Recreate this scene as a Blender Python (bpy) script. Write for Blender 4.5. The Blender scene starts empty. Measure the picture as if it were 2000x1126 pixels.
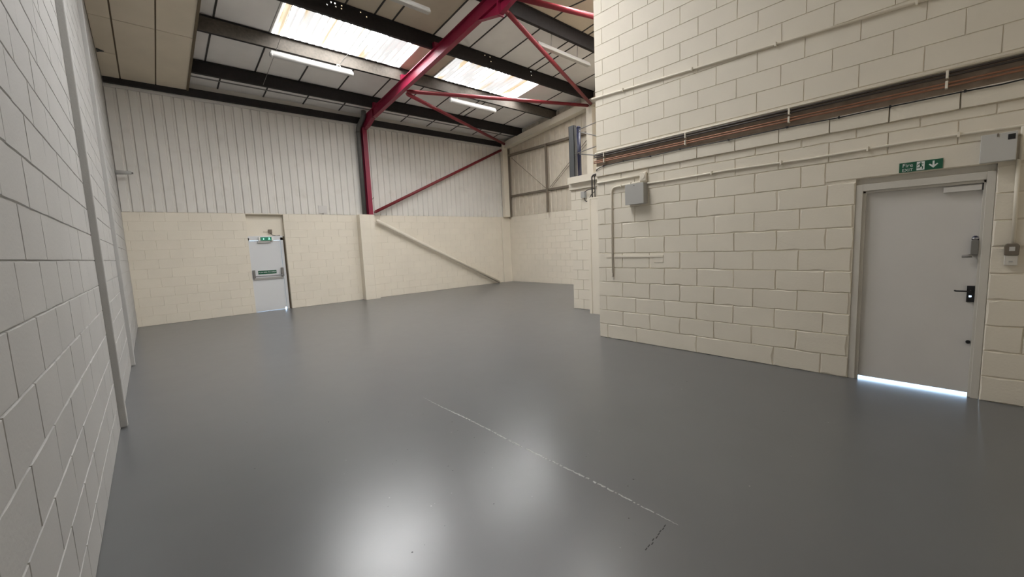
import bpy, math, random
from mathutils import Vector, Matrix
random.seed(7)
SC = bpy.context.scene
COL = SC.collection

# ------------------------------------------------------------------ camera, sky, exposure
CAM_H = 1.5534
cam_data = bpy.data.cameras.new('camera')
cam_data.sensor_width = 36.0
cam_data.sensor_fit = 'HORIZONTAL'
cam_data.lens = 14.297
cam_data.clip_start = 0.02
cam = bpy.data.objects.new('camera', cam_data)
COL.objects.link(cam)
YAW, PITCH, ROLL = 0.7235779, -0.1077288, -0.0444288
_fw = Vector((math.sin(YAW), math.cos(YAW), 0)); _rt = Vector((math.cos(YAW), -math.sin(YAW), 0)); _up = Vector((0, 0, 1))
_f2 = _fw * math.cos(PITCH) + _up * math.sin(PITCH)
_u2 = _up * math.cos(PITCH) - _fw * math.sin(PITCH)
_r3 = _rt * math.cos(ROLL) + _u2 * math.sin(ROLL)
_u3 = _u2 * math.cos(ROLL) - _rt * math.sin(ROLL)
cam.matrix_world = Matrix(((_r3.x, _u3.x, -_f2.x, 0), (_r3.y, _u3.y, -_f2.y, 0), (_r3.z, _u3.z, -_f2.z, CAM_H), (0, 0, 0, 1)))
SC.camera = cam

world = bpy.data.worlds.new('overcast_sky')
SC.world = world
world.use_nodes = True
_bg = world.node_tree.nodes['Background']
_bg.inputs[0].default_value = (0.50, 0.72, 1.0, 1)
_bg.inputs[1].default_value = 9.0

SKYLIGHT_STRENGTH = 33.0        # rear slope, as seen
FRONT_SKYLIGHT_STRENGTH = 44.0  # front slope, out of view, set brighter to lift the near wall
SC.view_settings.view_transform = 'Standard'
SC.view_settings.look = 'None'
SC.view_settings.gamma = 1.0
SC.view_settings.use_curve_mapping = False
SC.view_settings.exposure = 0.14
try:
    SC.cycles.use_denoising = True
    SC.cycles.use_adaptive_sampling = False
    SC.cycles.max_bounces = 7
    SC.cycles.diffuse_bounces = 5
    SC.cycles.glossy_bounces = 3
    SC.cycles.sample_clamp_indirect = 8.0
except Exception:
    pass

# ------------------------------------------------------------------ dimensions (metres)
XL = -0.3645        # left wall
YB = 12.969         # back wall
XG = 11.473         # far gable wall
XN = 5.372          # near right wall (with the fire exit door)
YN = 3.955          # its free corner
YF = -0.65          # front wall behind the photographer
ZB = 2.694          # top of the painted blockwork
SL = 0.105          # roof slope
YR = 6.15           # ridge


def roof(z0, y):
    """height at y of a plane parallel to the roof, z0 being its height at the eaves"""
    zr = z0 + SL * (12.95 - YR)
    return zr - SL * abs(y - YR)


# ------------------------------------------------------------------ materials
MATS = {}


def mat(name, color, rough=0.7, metal=0.0, noise=0.0, nscale=8.0, bump=0.0, bscale=60.0, rand=0.0, spec=0.5, stain=None, coat=0.0):
    if name in MATS:
        return MATS[name]
    m = bpy.data.materials.new(name)
    m.use_nodes = True
    nt = m.node_tree
    b = nt.nodes['Principled BSDF']
    b.inputs['Roughness'].default_value = rough
    b.inputs['Metallic'].default_value = metal
    b.inputs['Specular IOR Level'].default_value = spec
    if coat:
        b.inputs['Coat Weight'].default_value = coat
    col = None
    c4 = (*color, 1)
    b.inputs['Base Color'].default_value = c4
    tc = nt.nodes.new('ShaderNodeNewGeometry')
    if noise > 0 or rand > 0 or stain:
        mx = nt.nodes.new('ShaderNodeHueSaturation')
        mx.inputs['Color'].default_value = c4
        val = nt.nodes.new('ShaderNodeMath'); val.operation = 'ADD'
        val.inputs[0].default_value = 1.0
        val.inputs[1].default_value = 0.0
        if noise > 0:
            n = nt.nodes.new('ShaderNodeTexNoise')
            n.inputs['Scale'].default_value = nscale
            n.inputs['Detail'].default_value = 5.0
            nt.links.new(tc.outputs['Position'], n.inputs['Vector'])
            mr = nt.nodes.new('ShaderNodeMapRange')
            mr.inputs['From Min'].default_value = 0.25
            mr.inputs['From Max'].default_value = 0.75
            mr.inputs['To Min'].default_value = 1 - noise
            mr.inputs['To Max'].default_value = 1 + noise
            nt.links.new(n.outputs['Fac'], mr.inputs['Value'])
            nt.links.new(mr.outputs['Result'], val.inputs[0])
        if rand > 0:
            oi = nt.nodes.new('ShaderNodeObjectInfo')
            mr2 = nt.nodes.new('ShaderNodeMapRange')
            mr2.inputs['To Min'].default_value = -rand
            mr2.inputs['To Max'].default_value = rand
            nt.links.new(oi.outputs['Random'], mr2.inputs['Value'])
            nt.links.new(mr2.outputs['Result'], val.inputs[1])
        nt.links.new(val.outputs[0], mx.inputs['Value'])
        col = mx.outputs['Color']
        if stain:
            n3 = nt.nodes.new('ShaderNodeTexNoise')
            n3.inputs['Scale'].default_value = stain[1]
            n3.inputs['Detail'].default_value = 6.0
            nt.links.new(tc.outputs['Position'], n3.inputs['Vector'])
            rp = nt.nodes.new('ShaderNodeMapRange')
            rp.inputs['From Min'].default_value = stain[2]
            rp.inputs['From Max'].default_value = stain[2] + 0.15
            rp.inputs['To Max'].default_value = stain[3]
            nt.links.new(n3.outputs['Fac'], rp.inputs['Value'])
            mi = nt.nodes.new('ShaderNodeMix'); mi.data_type = 'RGBA'
            nt.links.new(rp.outputs['Result'], mi.inputs['Factor'])
            nt.links.new(col, mi.inputs['A'])
            mi.inputs['B'].default_value = (*stain[0], 1)
            col = mi.outputs['Result']
        nt.links.new(col, b.inputs['Base Color'])
    if bump > 0:
        n2 = nt.nodes.new('ShaderNodeTexNoise')
        n2.inputs['Scale'].default_value = bscale
        n2.inputs['Detail'].default_value = 4.0
        nt.links.new(tc.outputs['Position'], n2.inputs['Vector'])
        bp = nt.nodes.new('ShaderNodeBump')
        bp.inputs['Strength'].default_value = bump
        bp.inputs['Distance'].default_value = 0.004
        nt.links.new(n2.outputs['Fac'], bp.inputs['Height'])
        nt.links.new(bp.outputs['Normal'], b.inputs['Normal'])
    MATS[name] = m
    return m


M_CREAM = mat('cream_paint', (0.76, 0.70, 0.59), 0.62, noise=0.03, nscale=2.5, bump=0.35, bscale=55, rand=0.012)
M_JOINT = mat('cream_paint_in_joints', (0.73, 0.67, 0.56), 0.75, noise=0.05, nscale=9, bump=0.6, bscale=70)
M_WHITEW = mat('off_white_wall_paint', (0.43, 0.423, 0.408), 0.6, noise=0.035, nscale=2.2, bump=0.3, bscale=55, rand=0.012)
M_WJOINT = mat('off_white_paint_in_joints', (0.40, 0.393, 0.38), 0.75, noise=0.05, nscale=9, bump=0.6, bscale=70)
M_CLAD = mat('white_cladding', (0.70, 0.675, 0.63), 0.5, noise=0.05, nscale=1.6, stain=((0.50, 0.46, 0.40), 2.3, 0.60, 0.35))
M_CLADG = mat('dusty_cladding', (0.62, 0.56, 0.46), 0.55, noise=0.07, nscale=2.6, stain=((0.45, 0.39, 0.30), 2.6, 0.55, 0.5))
M_FLASH = mat('grey_white_flashing', (0.60, 0.58, 0.55), 0.55, noise=0.04, nscale=3)
M_RED = mat('red_oxide_gloss', (0.235, 0.010, 0.040), 0.38, noise=0.08, nscale=6)
M_BRACE = mat('red_brace_paint', (0.20, 0.016, 0.024), 0.42, noise=0.10, nscale=9)
M_PURL = mat('dark_bitumen_steel', (0.020, 0.017, 0.017), 0.7, noise=0.25, nscale=14, spec=0.3)
M_DUSTY_LIT = mat('dusty_lit_brown_steel', (0.085, 0.072, 0.058), 0.75, noise=0.25, nscale=22)  # dusty brown, with light from the skylights also put into the base colour
M_PANEL = mat('roof_lining_board', (0.78, 0.755, 0.73), 0.8, noise=0.05, nscale=2.0, rand=0.03)
M_TAN = mat('discoloured_lining_board', (0.53, 0.46, 0.36), 0.8, noise=0.07, nscale=2.0, rand=0.03)
M_BAR = mat('dark_lining_bar', (0.035, 0.032, 0.030), 0.7)
M_GBAR = mat('grey_lining_bar', (0.22, 0.21, 0.20), 0.7)
M_SOFF = mat('cream_soffit_board', (0.68, 0.60, 0.48), 0.8, noise=0.05, nscale=2.0, rand=0.025)
M_STRIP = mat('brown_cover_strip', (0.13, 0.095, 0.055), 0.7)
M_BROWN = mat('unpainted_brown_block', (0.30, 0.235, 0.18), 0.9, noise=0.2, nscale=12, bump=0.6, bscale=70)
M_DECK = mat('roof_deck', (0.25, 0.24, 0.22), 0.9)
M_COPPER = mat('dull_copper', (0.34, 0.17, 0.105), 0.5, metal=0.35, noise=0.2, nscale=9)
M_BLACK = mat('black_plastic', (0.012, 0.012, 0.013), 0.45)
M_DPIPE = mat('dark_pipe', (0.055, 0.045, 0.04), 0.5)
M_BOXG = mat('grey_steel_box', (0.42, 0.41, 0.385), 0.5)
M_BOXW = mat('pale_grey_cabinet', (0.56, 0.55, 0.52), 0.45)
M_DOOR = mat('pale_grey_door_paint', (0.67, 0.645, 0.61), 0.42, noise=0.02, nscale=3)
M_DFRAME = mat('door_frame_paint', (0.62, 0.59, 0.53), 0.42)
M_WDOOR = mat('white_door_paint', (0.68, 0.69, 0.70), 0.4)
M_WHITE = mat('white_plastic', (0.80, 0.79, 0.76), 0.35)
M_GREEN = mat('sign_green', (0.012, 0.105, 0.055), 0.4)
M_SIGNW = mat('sign_white', (0.78, 0.80, 0.78), 0.4)
M_STEEL = mat('grey_steel', (0.20, 0.19, 0.175), 0.5, noise=0.1, nscale=8)
M_RAIL = mat('dusty_brown_rail', (0.17, 0.14, 0.105), 0.7)
M_GPIPE = mat('grey_downpipe', (0.10, 0.097, 0.09), 0.5, noise=0.1, nscale=6)
M_NAVY = mat('navy_steel', (0.012, 0.014, 0.045), 0.35)
M_CHAN = mat('dark_grey_steel', (0.075, 0.078, 0.08), 0.45)
M_CHROME = mat('chrome', (0.75, 0.75, 0.78), 0.15, metal=1.0)
M_ALU = mat('brushed_metal', (0.34, 0.34, 0.35), 0.4, metal=0.6)
M_YARD = mat('outdoor_concrete', (0.42, 0.42, 0.41), 0.9, noise=0.1)
M_BATTEN = mat('fluorescent_batten', (0.58, 0.57, 0.555), 0.35)
M_BATTEN2 = mat('grey_fluorescent_batten', (0.42, 0.405, 0.38), 0.4)
M_CRACK = mat('worn_floor_joint', (0.36, 0.36, 0.35), 0.55, noise=0.25, nscale=40)
M_LED = None


def emit(name, color, s):
    m = bpy.data.materials.new(name); m.use_nodes = True
    b = m.node_tree.nodes['Principled BSDF']
    b.inputs['Base Color'].default_value = (*color, 1)
    b.inputs['Emission Color'].default_value = (*color, 1)
    b.inputs['Emission Strength'].default_value = s
    return m


M_EXITG = emit('lit_green_exit_panel', (0.01, 0.16, 0.09), 0.35)
M_EXITW = emit('lit_exit_symbol', (0.45, 0.9, 0.75), 0.9)


def floor_material():
    m = bpy.data.materials.new('grey_gloss_floor_paint'); m.use_nodes = True
    nt = m.node_tree; b = nt.nodes['Principled BSDF']
    g = nt.nodes.new('ShaderNodeNewGeometry')
    n = nt.nodes.new('ShaderNodeTexNoise'); n.inputs['Scale'].default_value = 1.3; n.inputs['Detail'].default_value = 6
    nt.links.new(g.outputs['Position'], n.inputs['Vector'])
    cr = nt.nodes.new('ShaderNodeValToRGB')
    cr.color_ramp.elements[0].position = 0.3; cr.color_ramp.elements[0].color = (0.104, 0.107, 0.111, 1)
    cr.color_ramp.elements[1].position = 0.7; cr.color_ramp.elements[1].color = (0.114, 0.117, 0.121, 1)
    nt.links.new(n.outputs['Fac'], cr.inputs['Fac'])
    nt.links.new(cr.outputs['Color'], b.inputs['Base Color'])
    # worn gloss
    n2 = nt.nodes.new('ShaderNodeTexNoise'); n2.inputs['Scale'].default_value = 5.0; n2.inputs['Detail'].default_value = 4
    nt.links.new(g.outputs['Position'], n2.inputs['Vector'])
    mr = nt.nodes.new('ShaderNodeMapRange'); mr.inputs['From Min'].default_value = 0.3; mr.inputs['From Max'].default_value = 0.7
    mr.inputs['To Min'].default_value = 0.2755; mr.inputs['To Max'].default_value = 0.29
    nt.links.new(n2.outputs['Fac'], mr.inputs['Value']); nt.links.new(mr.outputs['Result'], b.inputs['Roughness'])
    b.inputs['Specular IOR Level'].default_value = 1.0
    n3 = nt.nodes.new('ShaderNodeTexNoise'); n3.inputs['Scale'].default_value = 40; n3.inputs['Detail'].default_value = 5
    nt.links.new(g.outputs['Position'], n3.inputs['Vector'])
    n4 = nt.nodes.new('ShaderNodeTexNoise'); n4.inputs['Scale'].default_value = 4.5; n4.inputs['Detail'].default_value = 2
    nt.links.new(g.outputs['Position'], n4.inputs['Vector'])
    ad = nt.nodes.new('ShaderNodeMath'); ad.operation = 'MULTIPLY_ADD'; ad.inputs[1].default_value = 0.8
    nt.links.new(n4.outputs['Fac'], ad.inputs[0]); nt.links.new(n3.outputs['Fac'], ad.inputs[2])
    bp = nt.nodes.new('ShaderNodeBump'); bp.inputs['Strength'].default_value = 0.09; bp.inputs['Distance'].default_value = 0.0006
    nt.links.new(ad.outputs[0], bp.inputs['Height']); nt.links.new(bp.outputs['Normal'], b.inputs['Normal'])
    return m


DIRT = 0.0185


def skylight_material(strength):
    """daylit corrugated plastic sheet: dirt and rust run down the corrugations"""
    m = bpy.data.materials.new('daylit_corrugated_plastic'); m.use_nodes = True
    nt = m.node_tree; b = nt.nodes['Principled BSDF']
    g = nt.nodes.new('ShaderNodeNewGeometry')

    def streak(sx, sy, off, lo, hi, interp='SMOOTHSTEP'):
        mp = nt.nodes.new('ShaderNodeVectorMath'); mp.operation = 'MULTIPLY_ADD'
        mp.inputs[1].default_value = (sx, sy, 0.0); mp.inputs[2].default_value = off
        nt.links.new(g.outputs['Position'], mp.inputs[0])
        n = nt.nodes.new('ShaderNodeTexNoise'); n.inputs['Scale'].default_value = 1.0; n.inputs['Detail'].default_value = 2
        n.inputs['Roughness'].default_value = 0.45
        nt.links.new(mp.outputs[0], n.inputs['Vector'])
        r = nt.nodes.new('ShaderNodeMapRange'); r.inputs['From Min'].default_value = lo; r.inputs['From Max'].default_value = hi
        r.interpolation_type = interp
        nt.links.new(n.outputs['Fac'], r.inputs['Value'])
        return r.outputs['Result']
    # dirt lies in the valleys of the corrugations, more in some places than others
    sx = nt.nodes.new('ShaderNodeSeparateXYZ'); nt.links.new(g.outputs['Position'], sx.inputs[0])
    sm = nt.nodes.new('ShaderNodeMath'); sm.operation = 'MULTIPLY'; sm.inputs[1].default_value = 2 * math.pi / 0.146
    nt.links.new(sx.outputs['X'], sm.inputs[0])
    sn = nt.nodes.new('ShaderNodeMath'); sn.operation = 'SINE'; nt.links.new(sm.outputs[0], sn.inputs[0])
    base = streak(2.3, 0.45, (0.3, 0.2, 0), 0.0, 1.0, 'LINEAR')
    sa = nt.nodes.new('ShaderNodeMath'); sa.operation = 'MULTIPLY_ADD'; sa.inputs[1].default_value = -0.13
    nt.links.new(sn.outputs[0], sa.inputs[0]); nt.links.new(base, sa.inputs[2])
    gr = nt.nodes.new('ShaderNodeMapRange'); gr.interpolation_type = 'SMOOTHSTEP'
    gr.inputs['From Min'].default_value = 0.455; gr.inputs['From Max'].default_value = 0.475
    nt.links.new(sa.outputs[0], gr.inputs['Value'])
    grey = gr.outputs['Result']
    tan = streak(3.6, 0.35, (5.2, 1.7, 0), 0.555, 0.60)

    def power(base, fac):
        x = nt.nodes.new('ShaderNodeMath'); x.operation = 'POWER'
        x.inputs[0].default_value = base
        nt.links.new(fac, x.inputs[1])
        return x.outputs[0]

    def mul(p, q):
        x = nt.nodes.new('ShaderNodeMath'); x.operation = 'MULTIPLY'
        nt.links.new(p, x.inputs[0])
        if isinstance(q, float):
            x.inputs[1].default_value = q
        else:
            nt.links.new(q, x.inputs[1])
        return x.outputs[0]
    # dirt dims the daylight that comes through, rust also colours it
    mxm = nt.nodes.new('ShaderNodeMath'); mxm.operation = 'MAXIMUM'
    nt.links.new(grey, mxm.inputs[0]); nt.links.new(tan, mxm.inputs[1])
    dim = power(DIRT, mxm.outputs[0])
    nt.links.new(mul(dim, strength), b.inputs['Emission Strength'])
    x = nt.nodes.new('ShaderNodeMix'); x.data_type = 'RGBA'
    nt.links.new(tan, x.inputs['Factor'])
    x.inputs['A'].default_value = (0.985, 0.99, 1.0, 1); x.inputs['B'].default_value = (1.0, 0.76, 0.45, 1)
    nt.links.new(x.outputs['Result'], b.inputs['Emission Color'])
    b.inputs['Base Color'].default_value = (0.7, 0.7, 0.66, 1)
    b.inputs['Roughness'].default_value = 0.6
    return m


# ------------------------------------------------------------------ mesh helpers
class MB:
    def __init__(s):
        s.v = []; s.f = []

    def quadbox(s, c):
        """c: 8 corners, bottom ring then top ring (same winding, anticlockwise from above)"""
        o = len(s.v); s.v += [tuple(p) for p in c]
        for q in ((3, 2, 1, 0), (4, 5, 6, 7), (0, 1, 5, 4), (1, 2, 6, 5), (2, 3, 7, 6), (3, 0, 4, 7)):
            s.f.append(tuple(o + i for i in q))
        return s

    def box(s, x0, x1, y0, y1, z0, z1):
        x0, x1 = sorted((x0, x1)); y0, y1 = sorted((y0, y1)); z0, z1 = sorted((z0, z1))
        return s.quadbox([(x0, y0, z0), (x1, y0, z0), (x1, y1, z0), (x0, y1, z0), (x0, y0, z1), (x1, y0, z1), (x1, y1, z1), (x0, y1, z1)])

    def slope(s, x0, x1, y0, y1, za, zb):
        """slab between the roof-parallel planes za and zb"""
        return s.quadbox([(x0, y0, roof(za, y0)), (x1, y0, roof(za, y0)), (x1, y1, roof(za, y1)), (x0, y1, roof(za, y1)),
                          (x0, y0, roof(zb, y0)), (x1, y0, roof(zb, y0)), (x1, y1, roof(zb, y1)), (x0, y1, roof(zb, y1))])

    def prism(s, poly, axis, a, b):
        """poly in the plane across axis ('x': (y,z), 'y': (x,z), 'z': (x,y)), extruded from a to b"""
        def P(p, t):
            return {'x': (t, p[0], p[1]), 'y': (p[0], t, p[1]), 'z': (p[0], p[1], t)}[axis]
        n = len(poly); o = len(s.v)
        s.v += [P(p, a) for p in poly] + [P(p, b) for p in poly]
        s.f.append(tuple(o + i for i in range(n - 1, -1, -1))); s.f.append(tuple(o + n + i for i in range(n)))
        for i in range(n):
            j = (i + 1) % n
            s.f.append((o + i, o + j, o + n + j, o + n + i))
        return s

    def tube(s, pts, r, n=10, cap=True):
        pts = [Vector(p) for p in pts]
        rings = []
        for i, p in enumerate(pts):
            if i == 0:
                t = pts[1] - pts[0]
            elif i == len(pts) - 1:
                t = pts[-1] - pts[-2]
            else:
                t = (pts[i] - pts[i - 1]).normalized() + (pts[i + 1] - pts[i]).normalized()
            t.normalize()
            ref = Vector((0, 0, 1)) if abs(t.z) < 0.9 else Vector((1, 0, 0))
            if i and abs(t.z) >= 0.9:
                ref = Vector((1, 0, 0))
            a = t.cross(ref).normalized(); b = a.cross(t).normalized()
            if rings:      # keep the ring from twisting
                pa = Vector(prev)
                a2 = pa - t * pa.dot(t)
                if a2.length > 1e-4:
                    a = a2.normalized(); b = a.cross(t).normalized()
            prev = a.copy()
            rr = r[i] if isinstance(r, (list, tuple)) else r
            o = len(s.v)
            s.v += [tuple(p + (a * math.cos(2 * math.pi * k / n) + b * math.sin(2 * math.pi * k / n)) * rr) for k in range(n)]
            rings.append(o)
        for q in range(len(rings) - 1):
            for k in range(n):
                k2 = (k + 1) % n
                s.f.append((rings[q] + k, rings[q] + k2, rings[q + 1] + k2, rings[q + 1] + k))
        if cap:
            s.f.append(tuple(rings[0] + k for k in range(n - 1, -1, -1)))
            s.f.append(tuple(rings[-1] + k for k in range(n)))
        return s

    def mesh(s, name, m, smooth=False):
        me = bpy.data.meshes.new(name)
        me.from_pydata(s.v, [], s.f)
        me.materials.append(m)
        import bmesh
        bm = bmesh.new(); bm.from_mesh(me)
        bmesh.ops.recalc_face_normals(bm, faces=bm.faces)
        bm.to_mesh(me); bm.free()
        if smooth:
            for p in me.polygons:
                p.use_smooth = len(p.vertices) == 4
        me.update()
        return me

    def build(s, name, m, parent=None, smooth=False, bevel=0.0, label=None, cat=None, group=None, kind=None):
        o = bpy.data.objects.new(name, s.mesh(name, m, smooth))
        COL.objects.link(o)
        if parent:
            o.parent = parent
        if bevel > 0:
            bv = o.modifiers.new('bevel', 'BEVEL'); bv.width = bevel; bv.segments = 2; bv.limit_method = 'ANGLE'
        tag(o, label, cat, group, kind)
        return o


def tag(o, label=None, cat=None, group=None, kind=None):
    if label: o['label'] = label
    if cat: o['category'] = cat
    if group: o['group'] = group
    if kind: o['kind'] = kind
    return o


def empty(name, loc=(0, 0, 0), label=None, cat=None, group=None, kind=None):
    o = bpy.data.objects.new(name, None); COL.objects.link(o)
    o.empty_display_size = 0.1
    o.location = loc
    return tag(o, label, cat, group, kind)


def cyl(p, q, r, n=12):
    return MB().tube([p, q], r, n)


def arc(c, p, q, n=5):
    """points from p to q around corner c"""
    c, p, q = Vector(c), Vector(p), Vector(q)
    return [tuple((1 - t) ** 2 * p + 2 * t * (1 - t) * c + t * t * q) for t in [i / n for i in range(n + 1)]]


# ------------------------------------------------------------------ blockwork
_block_cache = {}


def block_verts(w, h, d, seed, rough):
    """a block seen from the front: outline with worn edges, proud by d (towards -y), lying on x 0..w, z 0..h"""
    rnd = random.Random(seed)
    g = 0.0022
    out = []
    nx = 5 if w > 0.3 else 3
    for i in range(nx): out.append((w * i / nx, 0))
    for i in range(2): out.append((w, h * i / 2))
    for i in range(nx): out.append((w - w * i / nx, h))
    for i in range(2): out.append((0, h - h * i / 2))
    cx, cz = w / 2, h / 2
    n = len(out); V = []; F = []
    for (x, z) in out:                       # back ring in the joint
        sx = g if x < cx else -g; sz = g if z < cz else -g
        px = x + (sx if (x in (0, w)) else 0) + (rnd.uniform(-1, 1) * 0.002 * rough if x not in (0, w) else 0)
        pz = z + (sz if (z in (0, h)) else 0)
        V.append((px, 0.004, pz))
    for (x, z) in out:                       # front ring, edges worn back
        j = lambda: 0.0018 + rough * abs(rnd.gauss(0, 0.0026))
        px = x + (j() + g if x == 0 else -j() - g if x == w else rnd.uniform(-1, 1) * 0.004 * rough)
        pz = z + (j() + g if z == 0 else -j() - g if z == h else 0)
        if rough > 1.2 and rnd.random() < 0.22:
            px += (cx - px) * 0.04; pz += (cz - pz) * rnd.uniform(0.05, 0.13)
        V.append((px, -d + rnd.uniform(0, 0.0012) * rough, pz))
    for i in range(n):
        k = (i + 1) % n
        F.append((i, k, n + k, n + i))
    F.append(tuple(n + i for i in range(n)))
    return V, F


def block_mesh(w, h, d, seed, rough, m):
    key = (round(w, 3), round(h, 3), round(d, 4), seed, rough, m.name)
    if key not in _block_cache:
        V, F = block_verts(w, h, d, seed, rough)
        me = bpy.data.meshes.new('block')
        me.from_pydata(V, [], F); me.materials.append(m)
        me.update()
        _block_cache[key] = me
    return _block_cache[key]


def to_px(p):
    d = Vector(p) - Vector((0, 0, CAM_H)); z = d.dot(_f2)
    if z < 0.05:
        return None
    f = 14.297 / 36 * 2000
    return 1000 + f * d.dot(_r3) / z, 563 - f * d.dot(_u3) / z


class Wall:
    """u runs along the wall to the right as seen from the room; outward normal is local -y"""

    def __init__(s, parent, origin, rotz, m, rough, depth, nvar=10, limit=300):
        s.parent = parent; s.o = Vector(origin); s.rz = rotz; s.m = m; s.rough = rough; s.d = depth
        s.nvar = nvar; s.limit = limit; s.items = []; s.rot = Matrix.Rotation(rotz, 3, 'Z'); s.rnd = random.Random(str(origin))

    def pt(s, u, v, n=0.0):
        return s.o + s.rot @ Vector((u, -n, v))

    def add(s, u0, u1, v0, v1, d=None, rough=None):
        if u1 - u0 < 0.02 or v1 - v0 < 0.02:
            return
        s.items.append((u0, u1, v0, v1, d, rough))

    def row(s, v0, v1, joints, u0, u1, holes=(), d=None, rough=None):
        """blocks between the joints, clipped to u0..u1 and cut away by holes (a,b,va,vb)"""
        js = sorted([u0] + [j for j in joints if u0 + 0.03 < j < u1 - 0.03] + [u1])
        for a, b in zip(js, js[1:]):
            segs = [(a, b, v0, v1)]
            for (ha, hb, hva, hvb) in holes:
                ns = []
                for (p, q, r0, r1) in segs:
                    if hb <= p or ha >= q or hvb <= r0 + 0.005 or hva >= r1 - 0.005:
                        ns.append((p, q, r0, r1)); continue
                    if ha > p: ns.append((p, ha, r0, r1))
                    if hb < q: ns.append((hb, q, r0, r1))
                    p2, q2 = max(p, ha), min(q, hb)
                    if hva > r0 + 0.03: ns.append((p2, q2, r0, hva))
                    if hvb < r1 - 0.03: ns.append((p2, q2, hvb, r1))
                segs = ns
            for sg in segs:
                s.add(*sg, d=d, rough=rough)

    def emit(s):
        scored = []
        for it in s.items:
            u0, u1, v0, v1 = it[:4]
            ps = [to_px(s.pt(u, v)) for u in (u0, u1) for v in (v0, v1)]
            area = -1.0
            if all(ps):
                xs = [p[0] for p in ps]; ys = [p[1] for p in ps]
                if max(xs) > 0 and min(xs) < 2000 and max(ys) > 0 and min(ys) < 1126:
                    area = (max(xs) - min(xs)) * (max(ys) - min(ys))
            scored.append((area, it))
        scored.sort(key=lambda t: -t[0])
        rest = MB()
        for i, (area, it) in enumerate(scored):
            u0, u1, v0, v1, d, rough = it
            d = s.d * s.rnd.uniform(0.75, 1.15) if d is None else d
            d = round(d, 3) if d > 0.008 else round(d * 4000) / 4000
            rough = s.rough if rough is None else rough
            seed = s.rnd.randrange(s.nvar)
            if i < s.limit and area > 60:
                o = bpy.data.objects.new('block', block_mesh(u1 - u0, v1 - v0, d, seed, rough, s.m))
                COL.objects.link(o); o.parent = s.parent
                o.location = s.pt(u0, v0); o.rotation_euler = (0, 0, s.rz)
            else:
                V, F = block_verts(u1 - u0, v1 - v0, d, seed, rough)
                k = len(rest.v)
                rest.v += [tuple(s.pt(u0, v0) + s.rot @ Vector(p)) for p in V]
                rest.f += [tuple(k + q for q in f) for f in F]
        if rest.f:
            me = bpy.data.meshes.new('small_blocks'); me.from_pydata(rest.v, [], rest.f); me.materials.append(s.m); me.update()
            o = bpy.data.objects.new('small_blocks', me); COL.objects.link(o); o.parent = s.parent; o['kind'] = 'stuff'


def joints(off, step, lo, hi):
    k = math.floor((lo - off) / step)
    r = []
    while off + k * step < hi:
        if off + k * step > lo: r.append(off + k * step)
        k += 1
    return r


# ================================================================== FLOOR AND GROUND
floor = MB().box(XL - 0.25, XG + 0.2, YF - 0.25, YB + 0.2, -0.15, 0.0).build('floor', floor_material(), label='glossy dark grey painted concrete floor', cat='floor', kind='structure')
_rn = random.Random(3)
cv = []; cf = []
yy = 0.98
while yy < 3.75:      # a ragged raised joint running across the floor
    fade = min(1.0, (3.8 - yy) / 0.6, (yy - 0.9) / 0.5)
    wv = 0.006 * fade + 0.001
    c = 2.0 + 0.006 * math.sin(yy * 5) + _rn.uniform(-0.003, 0.003)
    hgt = (0.0012 + 0.0022 * fade * _rn.random())
    cv.append((c - wv * _rn.uniform(0.5, 1.4), yy, 0.0003)); cv.append((c, yy, hgt)); cv.append((c + wv * _rn.uniform(0.5, 1.4), yy, 0.0003))
    yy += 0.012
for i in range(len(cv) // 3 - 1):
    if _rn.random() < 0.86:
        cf += [(3 * i, 3 * i + 1, 3 * i + 4, 3 * i + 3), (3 * i + 1, 3 * i + 2, 3 * i + 5, 3 * i + 4)]
ck = MB(); ck.v = cv; ck.f = cf
ck.build('floor_joint', M_CRACK, floor, label='pale ragged joint line across the floor')
c2 = MB()
p0, p1 = Vector((1.95, 1.03, 0.0004)), Vector((1.70, 1.0, 0.0004))
for i in range(9):
    a = p0.lerp(p1, i / 9); b_ = p0.lerp(p1, (i + 0.8) / 9)
    j = _rn.uniform(-0.006, 0.006)
    o = len(c2.v); c2.v += [(a.x, a.y + j, 0.0006), (b_.x, b_.y + j, 0.0006), (b_.x, b_.y + j + 0.006, 0.0006), (a.x, a.y + j + 0.005, 0.0006)]
    c2.f.append((o, o + 1, o + 2, o + 3))
c2.build('floor_crack', M_BLACK, floor, label='short dark crack in the floor')
for (fm, num, seed, lb) in ((M_BLACK, 70, 5, 'scattered dark specks on the floor'), (M_CRACK, 45, 9, 'scattered pale specks on the floor')):
    _fr = random.Random(seed); fk = MB()
    for i in range(num):
        fx, fy = (_fr.uniform(0.3, 5.0), _fr.uniform(0.6, 4.5)) if i % 3 else (_fr.uniform(1.0, 2.4), _fr.uniform(1.3, 3.6))
        rr = _fr.uniform(0.002, 0.006); o = len(fk.v); aa = _fr.uniform(0, 3)
        for q in range(5):
            t_ = aa + q * 2 * math.pi / 5; r2 = rr * _fr.uniform(0.5, 1.3)
            fk.v.append((fx + r2 * math.cos(t_), fy + r2 * math.sin(t_), 0.0006))
        fk.f.append(tuple(range(o, o + 5)))
    fk.build('floor_specks', fm, floor, label=lb, kind='stuff')
MB().box(-30, 45, -30, 45, -0.5, -0.16).build('yard', M_YARD, label='pale concrete yard outside the building', cat='ground', kind='structure')
MB().box(XN + 0.2, 40, YF - 12, YN - 0.25, -0.155, -0.004).build('doorstep_ground', M_YARD, label='pale concrete ground outside the grey door', cat='ground', kind='structure')

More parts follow.
